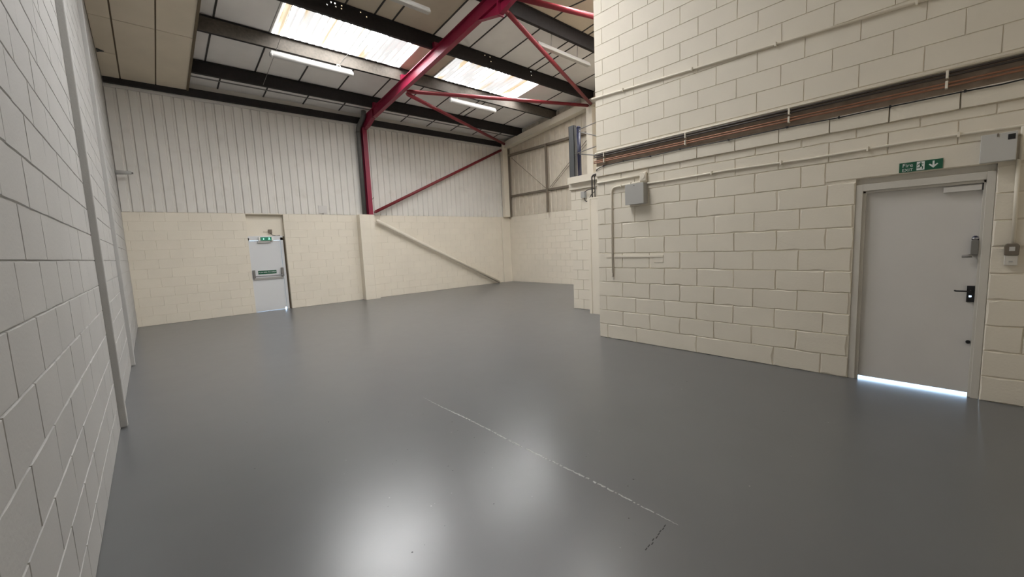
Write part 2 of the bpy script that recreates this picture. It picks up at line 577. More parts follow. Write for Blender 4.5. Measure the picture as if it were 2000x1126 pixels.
# ================================================================== WALLS
# ---- back wall
DX0, DX1, DZ = 2.05, 2.95, 2.675
wb = MB()
wb.box(XL - 0.2, DX0, YB + 0.004, YB + 0.25, 0, ZB - 0.002).box(DX1, XG + 0.2, YB + 0.004, YB + 0.25, 0, ZB - 0.002)
wb.box(XL - 0.2, XG + 0.2, YB + 0.05, YB + 0.25, ZB - 0.002, 5.98)
wall_back = wb.build('wall_back', M_JOINT, label='back wall, cream blockwork below white ribbed cladding', cat='wall', kind='structure')
W = Wall(wall_back, (XL, YB, 0), 0.0, M_CREAM, 0.8, 0.0022, limit=300)
ch = ZB / 12
for k in range(12):
    W.row(k * ch, (k + 1) * ch - (0.004 if k == 11 else 0), joints(0.225 * (k % 2) + 0.08, 0.45, 0, 12), 0.0, XG - XL, holes=[(DX0 - XL, DX1 - XL, 0, DZ), (5.06 - XL, 5.48 - XL, 0, 3)])
W.emit()
MB().box(DX0, DX1, YB - 0.002, YB + 0.03, DZ - 0.001, ZB + 0.012).build('recess_head', M_CREAM, wall_back)
inf = MB().box(DX0, DX1, YB + 0.115, YB + 0.24, 2.075, ZB + 0.02).build('infill_panel', M_CREAM, wall_back)


def clad_profile(u0, u1, pitch=0.2, depth=0.03):
    """(u, n) points of a ribbed sheet: broad crests, narrow valleys"""
    pts = []
    k = math.floor(u0 / pitch)
    u = k * pitch
    while u < u1 + pitch:
        for du, n in ((0.0, depth), (0.128, depth), (0.143, 0.0), (0.178, 0.0), (0.196, depth)):
            pts.append((u + du * pitch / 0.2, n))
        u += pitch

    def at(x):
        for (a, na), (b, nb) in zip(pts, pts[1:]):
            if a <= x <= b:
                return na + (nb - na) * (x - a) / max(b - a, 1e-9)
        return depth
    return [(u0, at(u0))] + [p for p in pts if u0 < p[0] < u1] + [(u1, at(u1))]


def clad_sheet(Wf, u0, u1, z0, ztop, m, parent, pitch=0.2, depth=0.03, phase=0.0):
    pr = clad_profile(u0 + phase, u1 + phase, pitch, depth)
    b = MB()
    for (u, n) in pr:
        p = Wf(u - phase, n); q = Wf(u - phase, n - 0.012)
        zt = ztop(u - phase) if callable(ztop) else ztop
        b.v += [(p[0], p[1], z0), (p[0], p[1], zt), (q[0], q[1], z0), (q[0], q[1], zt)]
    for i in range(len(pr) - 1):
        a = 4 * i; c = a + 4
        b.f += [(a, c, c + 1, a + 1), (a + 2, a + 3, c + 3, c + 2), (a, a + 2, c + 2, c), (a + 1, c + 1, c + 3, a + 3)]
    e = 4 * (len(pr) - 1)
    b.f += [(0, 1, 3, 2), (e, e + 2, e + 3, e + 1)]
    return b.build('cladding_sheet', m, parent)


fb = lambda u, n: (XL + u, YB - n + 0.024)
for i in range(12):
    u0 = i * 1.0; u1 = min((i + 1) * 1.0, XG - XL)
    clad_sheet(fb, u0, u1 - 0.001, ZB + 0.002, 5.60, M_CLAD, wall_back, phase=-0.02)
MB().box(XL, XG, YB - 0.04, YB - 0.012, 5.432, 5.83).build('eaves_flashing', M_FLASH, wall_back)
MB().box(3.915, 4.155, YB - 0.022, YB - 0.006, 2.73, 2.955).build('cover_plate', M_FLASH, wall_back)

# pier below the red column
pier = MB().box(5.035, 5.505, YB - 0.255, YB + 0.002, 0, ZB - 0.002).build('pier', M_JOINT, wall_back)
WP = Wall(pier, (5.03, YB - 0.255, 0), 0.0, M_CREAM, 0.6, 0.005, limit=60)
for k in range(12):
    WP.row(k * ch, (k + 1) * ch - (0.003 if k == 11 else 0), [0.325 if k % 2 else 0.335], 0, 0.48)
WP.emit()
WP2 = Wall(pier, (5.035, YB, 0), -math.pi / 2, M_CREAM, 0.6, 0.005, limit=60)
for k in range(12):
    WP2.row(k * ch, (k + 1) * ch, [], 0, 0.255)
WP2.emit()

# ---- gable wall on the far right
wg = MB()
wg.box(XG + 0.004, XG + 0.25, 6.1, YB + 0.2, 0, ZB - 0.002)
wg.prism([(YF - 0.2, 3.0), (YB + 0.2, 3.0), (YB + 0.2, roof(6.0, YB)), (YR, roof(6.0, YR)), (YF - 0.2, roof(6.0, YF))], 'x', XG + 0.06, XG + 0.25)
wg.box(XG + 0.06, XG + 0.25, 6.1, YB + 0.2, ZB - 0.002, 3.0)
wall_gable = wg.build('wall_right', M_JOINT, label='far gable wall, cream blockwork below dusty ribbed cladding', cat='wall', kind='structure')
W = Wall(wall_gable, (XG, YB, 0), -math.pi / 2, M_CREAM, 0.8, 0.0022, limit=300)
for k in range(12):
    W.row(k * ch, (k + 1) * ch - (0.003 if k == 11 else 0), joints(0.225 * (k % 2) + 0.12, 0.45, 0, 8), 0.0, YB - 6.2)
W.emit()
fg = lambda u, n: (XG - n + 0.03, YB - u)
for i in range(7):
    clad_sheet(fg, i * 1.0, i * 1.0 + 0.999, ZB + 0.002, lambda u: roof(5.93, YB - u), M_CLADG, wall_gable, pitch=0.25)

# ---- left wall
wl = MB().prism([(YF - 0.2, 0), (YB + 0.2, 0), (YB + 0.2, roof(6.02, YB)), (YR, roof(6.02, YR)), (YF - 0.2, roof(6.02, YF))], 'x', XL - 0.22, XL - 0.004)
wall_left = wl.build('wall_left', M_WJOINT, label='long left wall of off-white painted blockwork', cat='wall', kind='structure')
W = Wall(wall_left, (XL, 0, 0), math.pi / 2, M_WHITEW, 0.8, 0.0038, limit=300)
for k in range(28):
    z0 = 0.225 * k
    off = 0.025 if k % 2 == 0 else 0.23
    hi = YB
    if z0 + 0.225 > 5.7:
        hi = 12.95 - (z0 + 0.225 - 5.9) / SL if z0 + 0.225 > 5.9 else YB
        hi = min(hi, YB)
    if hi > 3:
        W.row(z0, z0 + 0.225, joints(off, 0.45, 0, 14), 0.6, hi)
W.emit()

# ---- near right wall with the grey door
DY0, DY1, DH = -0.115, 0.80, 2.05
wn = MB()
T = 0.20
wn.box(XN + 0.004, XN + T, DY1, YN, 0, 2.9).box(XN + 0.004, XN + T, YF - 0.2, DY0, 0, 2.9).box(XN + 0.004, XN + T, DY0, DY1, DH, 2.9)
wn.prism([(YF - 0.2, 2.9), (YN, 2.9), (YN, roof(6.0, YN)), (YF - 0.2, roof(6.0, YF))], 'x', XN + 0.004, XN + T)
wall_near = wn.build('wall_near', M_JOINT, label='near right wall of thickly painted cream blockwork with the grey door', cat='wall', kind='structure')
W = Wall(wall_near, (XN, YN, 0), -math.pi / 2, M_CREAM, 1.6, 0.0070, nvar=24, limit=300)
U = lambda y: YN - y
Lw = YN - YF
hole = [(U(DY1), U(DY0), 0, DH)]
jA = [U(y) for y in (3.514,)] + [U(3.064 - 0.45 * k) for k in range(9)]
jB = [U(y) for y in (3.812, 3.29)] + [U(2.836 - 0.452 * k) for k in range(9)]
W.row(0, 0.225, [U(y) for y in (3.80, 3.284, 2.384, 1.484, 1.034, -0.4)], 0, Lw, hole)
for k in range(1, 9):
    W.row(0.225 * k, 0.225 * (k + 1), jA if k % 2 else jB, 0, Lw, hole)
LINT = [(U(1.05), U(-0.52), 2.025, 2.25)]
W.row(2.025, 2.25, jA, 0, Lw, LINT)
W.add(U(1.05), U(-0.52), 2.05, 2.25)
W.row(2.25, 2.45, jB, 0, Lw, rough=0.8)
W.row(2.45, 2.54, jA, 0, Lw, d=0.006)
W.row(2.54, 2.695, jB, 0, U(-0.30), d=0.028, rough=0.6)
W.row(2.87, 2.93, [], 0, Lw, d=0.006, rough=0.5)
for k in range(12):
    z0 = 2.93 + 0.2187 * k
    W.row(z0, z0 + 0.2187, jA if k % 2 == 0 else jB, 0, Lw, rough=0.45, d=0.0035)
W.emit()
MB().box(XN - 0.001, XN + 0.02, YF, YN, 2.695, 2.87).build('unpainted_strip', M_BROWN, wall_near, label='unpainted brown strip of blockwork behind the pipes')
# shallow boxed chase and a patch low on the left part of the wall
MB().box(XN - 0.016, XN + 0.01, 2.852, 3.80, 1.283, 1.315).build('cable_chase', M_CREAM, wall_near, bevel=0.003)
MB().box(XN - 0.011, XN + 0.01, 2.853, 2.99, 1.21, 1.281).build('patch', M_CREAM, wall_near, bevel=0.003)

# ---- front wall behind the photographer, low office box and return walls that close the hall
MB().prism([(XL - 0.2, 0), (XN + 0.2, 0), (XN + 0.2, roof(6.0, YF)), (XL - 0.2, roof(6.0, YF))], 'y', YF - 0.2, YF).build('wall_front', M_CREAM, label='plain cream front wall behind the photographer', cat='wall', kind='structure')
MB().box(XN + 0.2, XG + 0.06, YF - 0.2, YF, 3.0, roof(6.0, YF)).build('wall_front_upper', M_CREAM, label='upper front wall above the doorway lobby', cat='wall', kind='structure')
MB().box(XN + 0.2, 7.2, YN - 0.2, YN, 0, 3.0).box(7.05, 7.2, YN, 5.12, 0, 5.6).build('wall_return', M_CREAM, label='hidden cream return wall behind the near wall', cat='wall', kind='structure')
MB().box(7.2, XG + 0.1, YN - 0.2, 6.1, 2.84, 2.98).box(XN + 0.2, 7.2, YF - 0.2, YN, 2.98, 3.1).box(7.2, XG + 0.1, YF - 0.2, YN - 0.2, 2.98, 3.1).build('trim_office_roof', M_CREAM, label='flat roof of the low office box', cat='roof', kind='structure')
wpn = MB().box(7.365, 7.6, 5.55, 6.145, 0, 2.72).box(7.6, XG + 0.05, 5.95, 6.145, 0, 2.84).box(7.365, 7.6, 5.1, 5.55, 0, 2.72)
wall_pier = wpn.build('wall_partition', M_JOINT, label='end of a cream block partition beyond the near wall', cat='wall', kind='structure')
W = Wall(wall_pier, (7.36, 6.15, 0), -math.pi / 2, M_CREAM, 0.6, 0.006, limit=80)
for k in range(12):
    W.row(k * 0.226, (k + 1) * 0.226, [0.3 if k % 2 == 0 else 0.14], 0, 0.6)
W.emit()
# cased door post beside the partition and boxed beam over it
dp = empty('trim_1', (7.05, 5.25, 0), 'cream cased post between the partition and the near wall', 'post', kind='structure')
for nm, b in (('casing', MB().box(7.0, 7.36, 5.13, 5.40, 0, 2.42)), ('edge_strip', MB().box(6.985, 7.0, 5.335, 5.40, 0, 2.42)), ('cap', MB().box(6.99, 7.36, 5.12, 5.41, 2.42, 2.45))):
    o = b.build(nm, M_CREAM); o.parent = dp; o.location = (-7.05, -5.25, 0)
MB().box(7.30, 7.62, 5.05, 6.16, 2.715, 2.99).build('trim_2', M_CREAM, bevel=0.006, label='cream boxed beam above the block partition', cat='beam', kind='structure')

# ================================================================== ROOF LINING
PY = [11.96, 10.15, 8.50, 6.60]          # near faces of the purlins
ZP0, ZP1, ZLN = 5.655, 5.94, 5.95
SKX = [(2.43, 5.36), (6.40, 9.40)]
dk = MB()


def deck(x0, x1, y0, y1, z0=6.05, z1=6.10):
    dk.slope(x0, x1, y0, y1, z0, z1)


XA, XZ = XL - 0.1, XG + 0.1
deck(XA, XZ, 10.28, YB + 0.15); deck(XA, XZ, YR, 8.46)
for (a, b) in ((XA, SKX[0][0]), (SKX[0][1], SKX[1][0]), (SKX[1][1], XZ)):
    deck(a, b, 8.46, 10.28)
SY0, SY1 = 3.85, 5.55    # skylights on the front slope
deck(XA, XZ, YF - 0.15, SY0); deck(XA, XZ, SY1, YR)
FSX = [(1.0, 4.0), (6.40, 9.40)]
for (a, b) in ((XA, FSX[0][0]), (FSX[0][1], FSX[1][0]), (FSX[1][1], XZ)):
    deck(a, b, SY0, SY1)
ceiling = dk.build('ceiling', M_DECK, label='pitched roof lined with pale boards between dark bars', cat='ceiling', kind='structure')


def panel_row(y0, y1, bars, x0, x1, z0=ZLN, tan=(), barm=M_BAR, bw=0.032):
    xs = [x0] + [b for b in bars if x0 + 0.05 < b < x1 - 0.05] + [x1]
    for a, b in zip(xs, xs[1:]):
        mid = (a + b) / 2
        m = M_TAN if any(t0 <= mid <= t1 for t0, t1 in tan) else M_PANEL
        MB().slope(a + 0.008, b - 0.008, y0, y1, z0, z0 + 0.02).build('lining_board', m, ceiling)
    for b in xs[1:-1]:
        MB().slope(b - bw / 2, b + bw / 2, y0, y1, z0 - 0.012, z0 + 0.004).build('lining_bar', barm, ceiling)


B0 = [1.75, 2.76, 3.75, 4.75, 5.76, 6.78, 7.76, 8.76, 9.75, 10.72]
B1 = [0.44, 1.44, 2.43, 3.42, 4.42, 5.42, 6.44, 7.44, 8.45, 8.69, 9.47, 10.5]
panel_row(12.50, 13.05, B0, XL, XG, 5.81)
panel_row(11.99, 12.48, B0, XL, XG, 5.81)
MB().slope(XL, XG, 12.475, 12.505, 5.79, 5.82).build('lining_bar', M_GBAR, ceiling)
panel_row(10.20, 12.02, B1, XL, XG)
panel_row(8.54, 10.20, [0.44, 1.44], XL, SKX[0][0] - 0.03, tan=((1.5, 2.5),) if False else ())
panel_row(8.54, 10.20, [], SKX[0][1] + 0.03, SKX[1][0] - 0.03, tan=((5, 7),))
panel_row(8.54, 10.20, [10.5], SKX[1][1] + 0.03, XG)
panel_row(6.64, 8.54, [0.44, 1.44, 2.43, 3.42, 4.02, 4.42, 5.42, 6.44, 7.44, 8.45, 8.74, 9.47, 10.5], XL, XG, tan=((2.5, 5.3), (-1, 1)))
panel_row(YR, 6.64, B1, XL, XG, tan=((6.5, 12),))
panel_row(SY1, YR, B1, XL, XG, tan=((5.5, 9),))
panel_row(SY0, SY1, [0.44], XL, FSX[0][0] - 0.03)
panel_row(SY0, SY1, [5.35], FSX[0][1] + 0.03, FSX[1][0] - 0.03)
panel_row(SY0, SY1, [10.5], FSX[1][1] + 0.03, XG)
panel_row(YF, SY0, B1, XL, XG)

# ---- skylights
M_SKY = skylight_material(SKYLIGHT_STRENGTH)
M_SKY2 = skylight_material(FRONT_SKYLIGHT_STRENGTH)


def skylight(n, x0, x1, y0, y1, label, m=None):
    root = empty('window_%d' % n, ((x0 + x1) / 2, (y0 + y1) / 2, roof(6.0, (y0 + y1) / 2)), label, 'skylight', kind='structure')
    off = tuple(-c for c in root.location)
    w = (x1 - x0) / 3
    for i in range(3):
        b = MB(); a0 = x0 + i * w; nseg = 42
        for j in range(nseg + 1):
            x = a0 + w * j / nseg
            dz = 0.024 * math.sin(2 * math.pi * x / 0.146)
            for y in (y0, y1):
                b.v.append((x, y, roof(6.005, y) + dz))
        for j in range(nseg):
            b.f.append((2 * j, 2 * j + 1, 2 * j + 3, 2 * j + 2))
        o = b.build('skylight_sheet', m or M_SKY, root, smooth=True); o.location = off
    for (a, b_) in ((x0 - 0.03, x0), (x1, x1 + 0.03)):
        o = MB().slope(a, b_, y0, y1, 5.94, 6.06).build('side_trim', M_FLASH, root); o.location = off
    return root


skylight(1, *SKX[0], 8.47, 10.27, 'stained corrugated skylight on the left of the red rafter')
skylight(2, *SKX[1], 8.47, 10.27, 'stained corrugated skylight on the right of the red rafter')
skylight(3, *FSX[0], SY0, SY1, 'corrugated skylight on the front roof slope, overhead', M_SKY2)
skylight(4, *FSX[1], SY0, SY1, 'corrugated skylight on the front roof slope beyond the near wall', M_SKY2)

# ---- boxed cream soffit along the left wall
soff = empty('trim_3', (0.4, 10, roof(5.6, 10)), 'cream boarded soffit along the left wall under the roof', 'soffit', kind='structure')
so = tuple(-c for c in soff.location)
for xa, xb in ((XL + 0.01, -0.07), (-0.045, 0.53), (0.555, 1.10)):
    cuts = [12.84, 10.42, 8.02, 6.2] if xa > -0.2 else [12.84, 11.73, 10.42, 8.02, 6.2]
    for y1, y0 in zip(cuts, cuts[1:]):
        o = MB().slope(xa, xb, y0 + 0.007, y1 - 0.007, 5.60, 5.625).build('soffit_board', M_SOFF, soff); o.location = so
for xa, xb in ((-0.072, -0.043), (0.528, 0.557)):
    o = MB().slope(xa, xb, 6.2, 12.84, 5.612, 5.63).build('cover_bar', M_STRIP, soff); o.location = so
o = MB().slope(XL, 1.12, 6.2, 12.84, 5.626, 5.645).build('backing', M_STRIP, soff); o.location = so
o = MB().slope(1.10, 1.145, 6.2, 12.84, 5.585, 5.95).build('edge_trim', M_STRIP, soff); o.location = so
o = MB().prism([(XL + 0.02, 11.60), (XL + 0.13, 11.68), (XL + 0.06, 11.72), (XL + 0.02, 11.78)], 'z', roof(5.6, 11.7) - 0.012, roof(5.6, 11.7) + 0.01).build('broken_corner', M_BLACK, soff, label='dark broken hole in the soffit board'); o.location = so

# ---- purlins
holes4 = [(3.153, 6.394), (3.231, 6.411), (3.078, 6.304), (3.243, 6.321), (3.359, 6.416), (3.35, 6.319), (3.735, 6.405), (3.856, 6.326),
          (6.939, 6.387), (7.107, 6.393), (7.133, 6.274), (8.583, 6.362), (8.598, 6.269)]
PLAB = ['black purlin nearest the back wall, running under the pale boards', 'dusty purlin, coloured lighter as if skylit, along the lower edge of the two skylights',
        'dark purlin along the upper edge of the two skylights', 'black purlin just below the ridge, above the red apex']
for i, y in enumerate(PY):
    zb, zt = roof(ZP0, y), roof(ZP1, y)
    b = MB()
    x0, x1 = XL + 0.02, XG - 0.02
    if i == 2:       # web plate drilled with bolt holes
        r = 0.011
        hs = [(hx, min(hz, zt - 0.03)) for hx, hz in holes4]
        xs = sorted({x0, x1} | {hx - r for hx, _ in hs} | {hx + r for hx, _ in hs})
        zs = sorted({zb, zt} | {hz - r for _, hz in hs} | {hz + r for _, hz in hs})
        idx = {}
        for xi, x in enumerate(xs):
            for zi, z in enumerate(zs):
                idx[xi, zi] = len(b.v); b.v.append((x, y, z))
        for xi in range(len(xs) - 1):
            for zi in range(len(zs) - 1):
                mx_, mz_ = (xs[xi] + xs[xi + 1]) / 2, (zs[zi] + zs[zi + 1]) / 2
                if any(abs(mx_ - hx) < r and abs(mz_ - hz) < r for hx, hz in hs):
                    continue
                b.f.append((idx[xi, zi], idx[xi + 1, zi], idx[xi + 1, zi + 1], idx[xi, zi + 1]))
        web = b.build('purlin', M_PURL, label=PLAB[i], cat='purlin', group='roof purlins')
        MB().box(x0, x1, y + 0.001, y + 0.075, zb, zb + 0.006).build('flange', M_PURL, web)
        MB().box(x0, x1, y - 0.05, y - 0.001, zt - 0.006, zt).build('flange', M_PURL, web)
    else:
        web = MB().box(x0, x1, y, y + 0.012, zb, zt).build('purlin', M_DUSTY_LIT if i == 1 else M_PURL, label=PLAB[i], cat='purlin', group='roof purlins')
        MB().box(x0, x1, y + 0.012, y + 0.08, zb, zb + 0.012).build('flange', M_PURL, web)
        MB().box(x0, x1, y - 0.05, y, zt - 0.012, zt).build('flange', M_PURL, web)
eb = MB().box(XL + 0.02, XG - 0.25, 12.82, 12.835, 5.495, 5.67).build('eaves_beam', M_PURL, label='black eaves beam running along the top of the back wall', cat='beam')
MB().box(XL + 0.02, XG - 0.25, 12.835, 12.90, 5.495, 5.51).build('flange', M_PURL, eb)

# ================================================================== RED PORTAL FRAME
fr = empty('portal_frame', (5.45, YB - 0.13, ZB), 'dark red steel portal frame with column, rafter and bolted apex', 'steel frame')
fo = tuple(-c for c in fr.location)


def fpart(name, b, m=M_RED, parent=None, **k):
    o = b.build(name, m, parent or fr, **k)
    if parent is None:
        o.location = fo
    return o


CX0, CX1 = 5.345, 5.485
cxm = (CX0 + CX1) / 2
zk = 5.62
yc0, yc1 = YB - 0.255, YB - 0.012
colm = fpart('column', MB().box(cxm - 0.006, cxm + 0.006, yc0 + 0.012, yc1 - 0.012, ZB, zk))
fpart('flange', MB().box(CX0, CX1, yc0, yc0 + 0.012, ZB, 5.36), parent=colm)
fpart('flange', MB().box(CX0, CX1, yc1 - 0.012, yc1, ZB, zk), parent=colm)
fpart('base_plate', MB().box(CX0 - 0.02, CX1 + 0.02, yc0 - 0.005, yc1, ZB - 0.001, ZB + 0.012), parent=colm)
RX0, RX1 = 5.39, 5.51
rxm = (RX0 + RX1) / 2
RB = 5.386
raf = fpart('rafter', MB().slope(rxm - 0.005, rxm + 0.005, YR, yc1, RB + 0.010, ZP0 - 0.014))
fpart('flange', MB().slope(RX0, RX1, YR, yc1, ZP0 - 0.014, ZP0 - 0.002), parent=raf)
fpart('flange', MB().slope(RX0, RX1, YR, 12.0, RB, RB + 0.012), parent=raf)
# knee haunch
kn = [(12.05, roof(RB, 12.05)), (12.45, roof(RB, 12.45) - 0.10), (yc0, 5.30), (yc0 + 0.03, 5.30), (12.5, roof(RB, 12.5)), (12.05, roof(RB, 12.05) + 0.012)]
fpart('knee_haunch', MB().prism(kn[:3] + [(yc0 + 0.012, 5.30), (12.46, roof(RB, 12.46) - 0.088), (12.05, roof(RB, 12.05) + 0.012)], 'x', RX0 - 0.02, RX1 - 0.01))
fpart('haunch_web', MB().prism([(12.05, roof(RB, 12.05)), (12.45, roof(RB, 12.45) - 0.10), (yc0, 5.30), (yc1, 5.30), (yc1, roof(ZP0, yc1)), (12.05, roof(ZP0, 12.05))], 'x', rxm - 0.03, rxm - 0.02))
raf2 = fpart('rafter', MB().slope(rxm - 0.005, rxm + 0.005, YN + 0.02, YR, RB + 0.010, ZP0 - 0.014))
fpart('flange', MB().slope(RX0, RX1, YN + 0.02, YR, ZP0 - 0.014, ZP0 - 0.002), parent=raf2)
fpart('flange', MB().slope(RX0, RX1, YN + 0.02, YR, RB, RB + 0.012), parent=raf2)
for sgn in (1, -1):
    ya, yb_ = YR + sgn * 0.02, YR + sgn * 0.62
    zr_, ze = roof(RB, ya), roof(RB, yb_)
    fpart('apex_haunch', MB().prism([(ya, zr_), (ya, zr_ - 0.21), (yb_, ze)], 'x', rxm - 0.005, rxm + 0.005))
    fpart('haunch_flange', MB().prism([(ya, zr_ - 0.21), (ya, zr_ - 0.222), (yb_, ze - 0.012), (yb_, ze)], 'x', RX0 + 0.01, RX1 - 0.01))
    fpart('apex_plate', MB().box(RX0 - 0.015, RX1 + 0.015, min(YR, ya), max(YR, ya), zr_ - 0.24, roof(ZP0, YR) - 0.01))
for y in (11.96, 10.15, 8.5):
    fpart('cleat', MB().box(RX0, RX1, y - 0.09, y - 0.005, roof(ZP0, y), roof(ZP0, y) + 0.12))


def brace(name, p, q, r, m, label, group, cat='brace', plate=True):
    b = cyl(p, q, r, 14).build(name, m, smooth=True, label=label, cat=cat, group=group)
    if plate:
        d = (Vector(q) - Vector(p)).normalized()
        for e, s in ((Vector(p), -1), (Vector(q), 1)):
            c = e + d * 0.05 * s
            MB().tube([tuple(e), tuple(c)], [r * 0.9, r * 0.55], 8).build('end_lug', m, b)
    return b


F1 = Vector((5.53, 10.06, roof(RB, 10.06) + 0.0))
brace('roof_brace', (5.56, 10.05, roof(RB, 10.05) - 0.02), (11.14, 8.52, 5.925), 0.050, M_BRACE, 'red tube brace running nearly level below the right skylight', 'roof bracing tubes')
brace('roof_brace', (5.56, 10.12, roof(RB, 10.12) - 0.06), (11.16, 12.72, 5.585), 0.050, M_BRACE, 'red tube brace falling from the rafter to the far corner', 'roof bracing tubes')
brace('roof_brace', (5.58, 6.10, 5.95), (11.16, 8.40, 5.945), 0.050, M_BRACE, 'red tube brace dropping from the apex past the hanging batten', 'roof bracing tubes')
brace('roof_brace', (5.60, 5.95, 6.165), (11.14, 4.10, 6.00), 0.052, M_BRACE, 'red tube brace at the top edge running right from the apex', 'roof bracing tubes')
brace('wall_brace', (5.60, YB - 0.17, 2.79), (11.02, YB - 0.17, 5.335), 0.048, M_BRACE, 'dark red diagonal brace across the cladding on the back wall', 'wall bracing tubes')
brace('wall_brace', (5.66, YB - 0.13, 2.50), (10.66, YB - 0.13, 0.05), 0.052, M_CREAM, 'cream painted diagonal brace running down to the floor on the back wall', 'wall bracing tubes')

# ---- cream steel of the gable frame
gf = empty('gable_frame', (11.3, YB - 0.1, 0), 'cream painted steel corner post, rafter and post of the gable frame', 'steel frame')
go = tuple(-c for c in gf.location)
for nm, b in (('corner_post', MB().box(11.10, 11.36, YB - 0.20, YB - 0.05, ZB, roof(5.65, YB))),
              ('corner_pier', MB().box(11.02, 11.465, YB - 0.045, YB - 0.008, 0, ZB)),
              ('rafter', MB().slope(11.22, 11.42, YR, YB - 0.05, 5.43, 5.67)),
              ('flange', MB().slope(11.17, 11.45, YR, YB - 0.05, 5.42, 5.435)),
              ('post', MB().box(11.16, 11.40, 8.36, 8.60, 2.98, roof(5.42, 8.6)))):
    o = b.build(nm, M_CREAM, gf); o.location = go
# gable rails, stiles and tie rods
o = MB().box(11.36, XG, 8.605, YB - 0.205, 5.12, 5.20).build('sheeting_rail', M_RAIL, label='upper dusty horizontal rail on the gable cladding', cat='rail', group='gable sheeting rails')
o = MB().box(11.405, XG, 6.2, YB - 0.205, 3.49, 3.565).build('sheeting_rail', M_RAIL, label='lower dusty horizontal rail on the gable cladding', cat='rail', group='gable sheeting rails')
o = MB().box(11.36, XG, 6.2, 8.36, 5.12, 5.20).build('sheeting_rail', M_RAIL, label='short dusty rail beyond the gable post', cat='rail', group='gable sheeting rails')
MB().box(11.29, 11.358, 10.565, 10.63, ZB, 5.16).build('stile', M_RAIL, label='dusty upright crossing the gable rails', cat='upright')
MB().box(11.37, XG, YB - 0.2, YB - 0.05, ZB, 5.4).build('corner_angle', M_RAIL, label='dark angle beside the cream corner post', cat='angle')
brace('tie_rod', (11.38, 12.56, 5.03), (11.38, 10.72, 3.60), 0.010, M_RAIL, 'thin tie rod slanting from the corner post to the upright', 'gable tie rods', 'rod', False)
brace('tie_rod', (11.38, 10.50, 3.60), (11.38, 8.62, 5.03), 0.010, M_RAIL, 'upper of two thin tie rods rising toward the blue post', 'gable tie rods', 'rod', False)
brace('tie_rod', (11.40, 10.44, 3.59), (11.40, 8.62, 4.93), 0.008, M_RAIL, 'lower of two thin tie rods rising toward the blue post', 'gable tie rods', 'rod', False)

# ================================================================== LIGHT FITTINGS


def batten(x0, x1, y, z, r, label, wires, box=False):
    root = empty('light_fitting', ((x0 + x1) / 2, y, z), label, 'light', 'hanging fluorescent fittings')
    off = tuple(-c for c in root.location)
    if box:
        poly = [(y - 0.065, z - 0.03), (y - 0.05, z - 0.05), (y + 0.05, z - 0.05), (y + 0.065, z - 0.03), (y + 0.035, z + 0.045), (y - 0.035, z + 0.045)]
        o = MB().prism(poly, 'x', x0, x1).build('body', M_BATTEN2, root, bevel=0.004); o.location = off
    else:
        n = 12
        o = MB().tube([(x0, y, z), (x0 + 0.02, y, z), (x1 - 0.02, y, z), (x1, y, z)], [r * 0.75, r, r, r * 0.75], 18).build('diffuser', M_BATTEN, root, smooth=True); o.location = off
        o = MB().box(x0 + 0.03, x1 - 0.03, y - 0.035, y + 0.035, z + r * 0.8, z + r + 0.02).build('spine', M_BATTEN, root); o.location = off
        for xe in (x0 + 0.03, x1 - 0.05):
            o = MB().tube([(xe, y, z), (xe + 0.02, y, z)], r * 1.04, 18).build('end_cap', M_WHITE, root, smooth=True); o.location = off
    for (p, q) in wires:
        o = cyl(p, q, 0.006, 6).build('hanging_wire', M_STEEL, root); o.location = off
    return root


L1 = batten(2.37, 4.14, 10.13, 5.80, 0.056, 'white tube light hanging below the left skylight',
            [((2.47, 8.59, 6.13), (2.50, 10.13, 5.90)), ((2.50, 10.13, 5.90), (2.58, 11.95, 5.78)), ((3.92, 8.59, 6.14), (3.80, 10.13, 5.90)), ((3.80, 10.13, 5.90), (3.80, 10.13, 5.84))])
o = MB().tube([(3.76, 10.13, 5.87), (3.78, 10.12, 5.93), (3.83, 10.12, 5.93), (3.86, 10.13, 5.85)], 0.014, 8).build('hook', M_CREAM, L1, smooth=True); o.location = tuple(-c for c in L1.location)
L2 = batten(6.98, 8.71, 10.27, 5.78, 0.056, 'white tube light hanging under the long red brace',
            [((7.26, 10.26, 6.05), (7.26, 10.27, 5.83)), ((8.45, 10.26, 6.05), (8.45, 10.27, 5.83))])
o = MB().tube([(7.22, 10.27, 5.83), (7.25, 10.26, 5.90), (7.28, 10.27, 5.83)], 0.010, 8).build('hook', M_CREAM, L2, smooth=True); o.location = tuple(-c for c in L2.location)
batten(7.13, 9.03, 6.83, 6.09, 0.05, 'grey box light hanging in front of the red apex brace',
       [((7.60, 6.83, 6.12), (7.60, 6.79, roof(ZLN, 6.79))), ((8.56, 6.83, 6.12), (8.56, 6.79, roof(ZLN, 6.79)))], box=True)
batten(2.75, 4.53, 7.18, 6.09, 0.05, 'box light cut off by the top edge left of the apex',
       [((3.05, 7.18, 6.12), (3.05, 7.15, roof(ZLN, 7.15))), ((4.22, 7.18, 6.12), (4.22, 7.15, roof(ZLN, 7.15)))], box=True)

# ================================================================== THINGS ON THE BACK WALL
# fire exit door in the recess
d1 = empty('door_1', (2.47, YB + 0.1, 0), 'white fire exit door with push bar in the back wall', 'door', kind='structure')
do = tuple(-c for c in d1.location)


def dpart(root, name, b, m, parent=None, **k):
    o = b.build(name, m, parent or root, **k)
    if parent is None:
        o.location = tuple(-c for c in root.location)
    return o


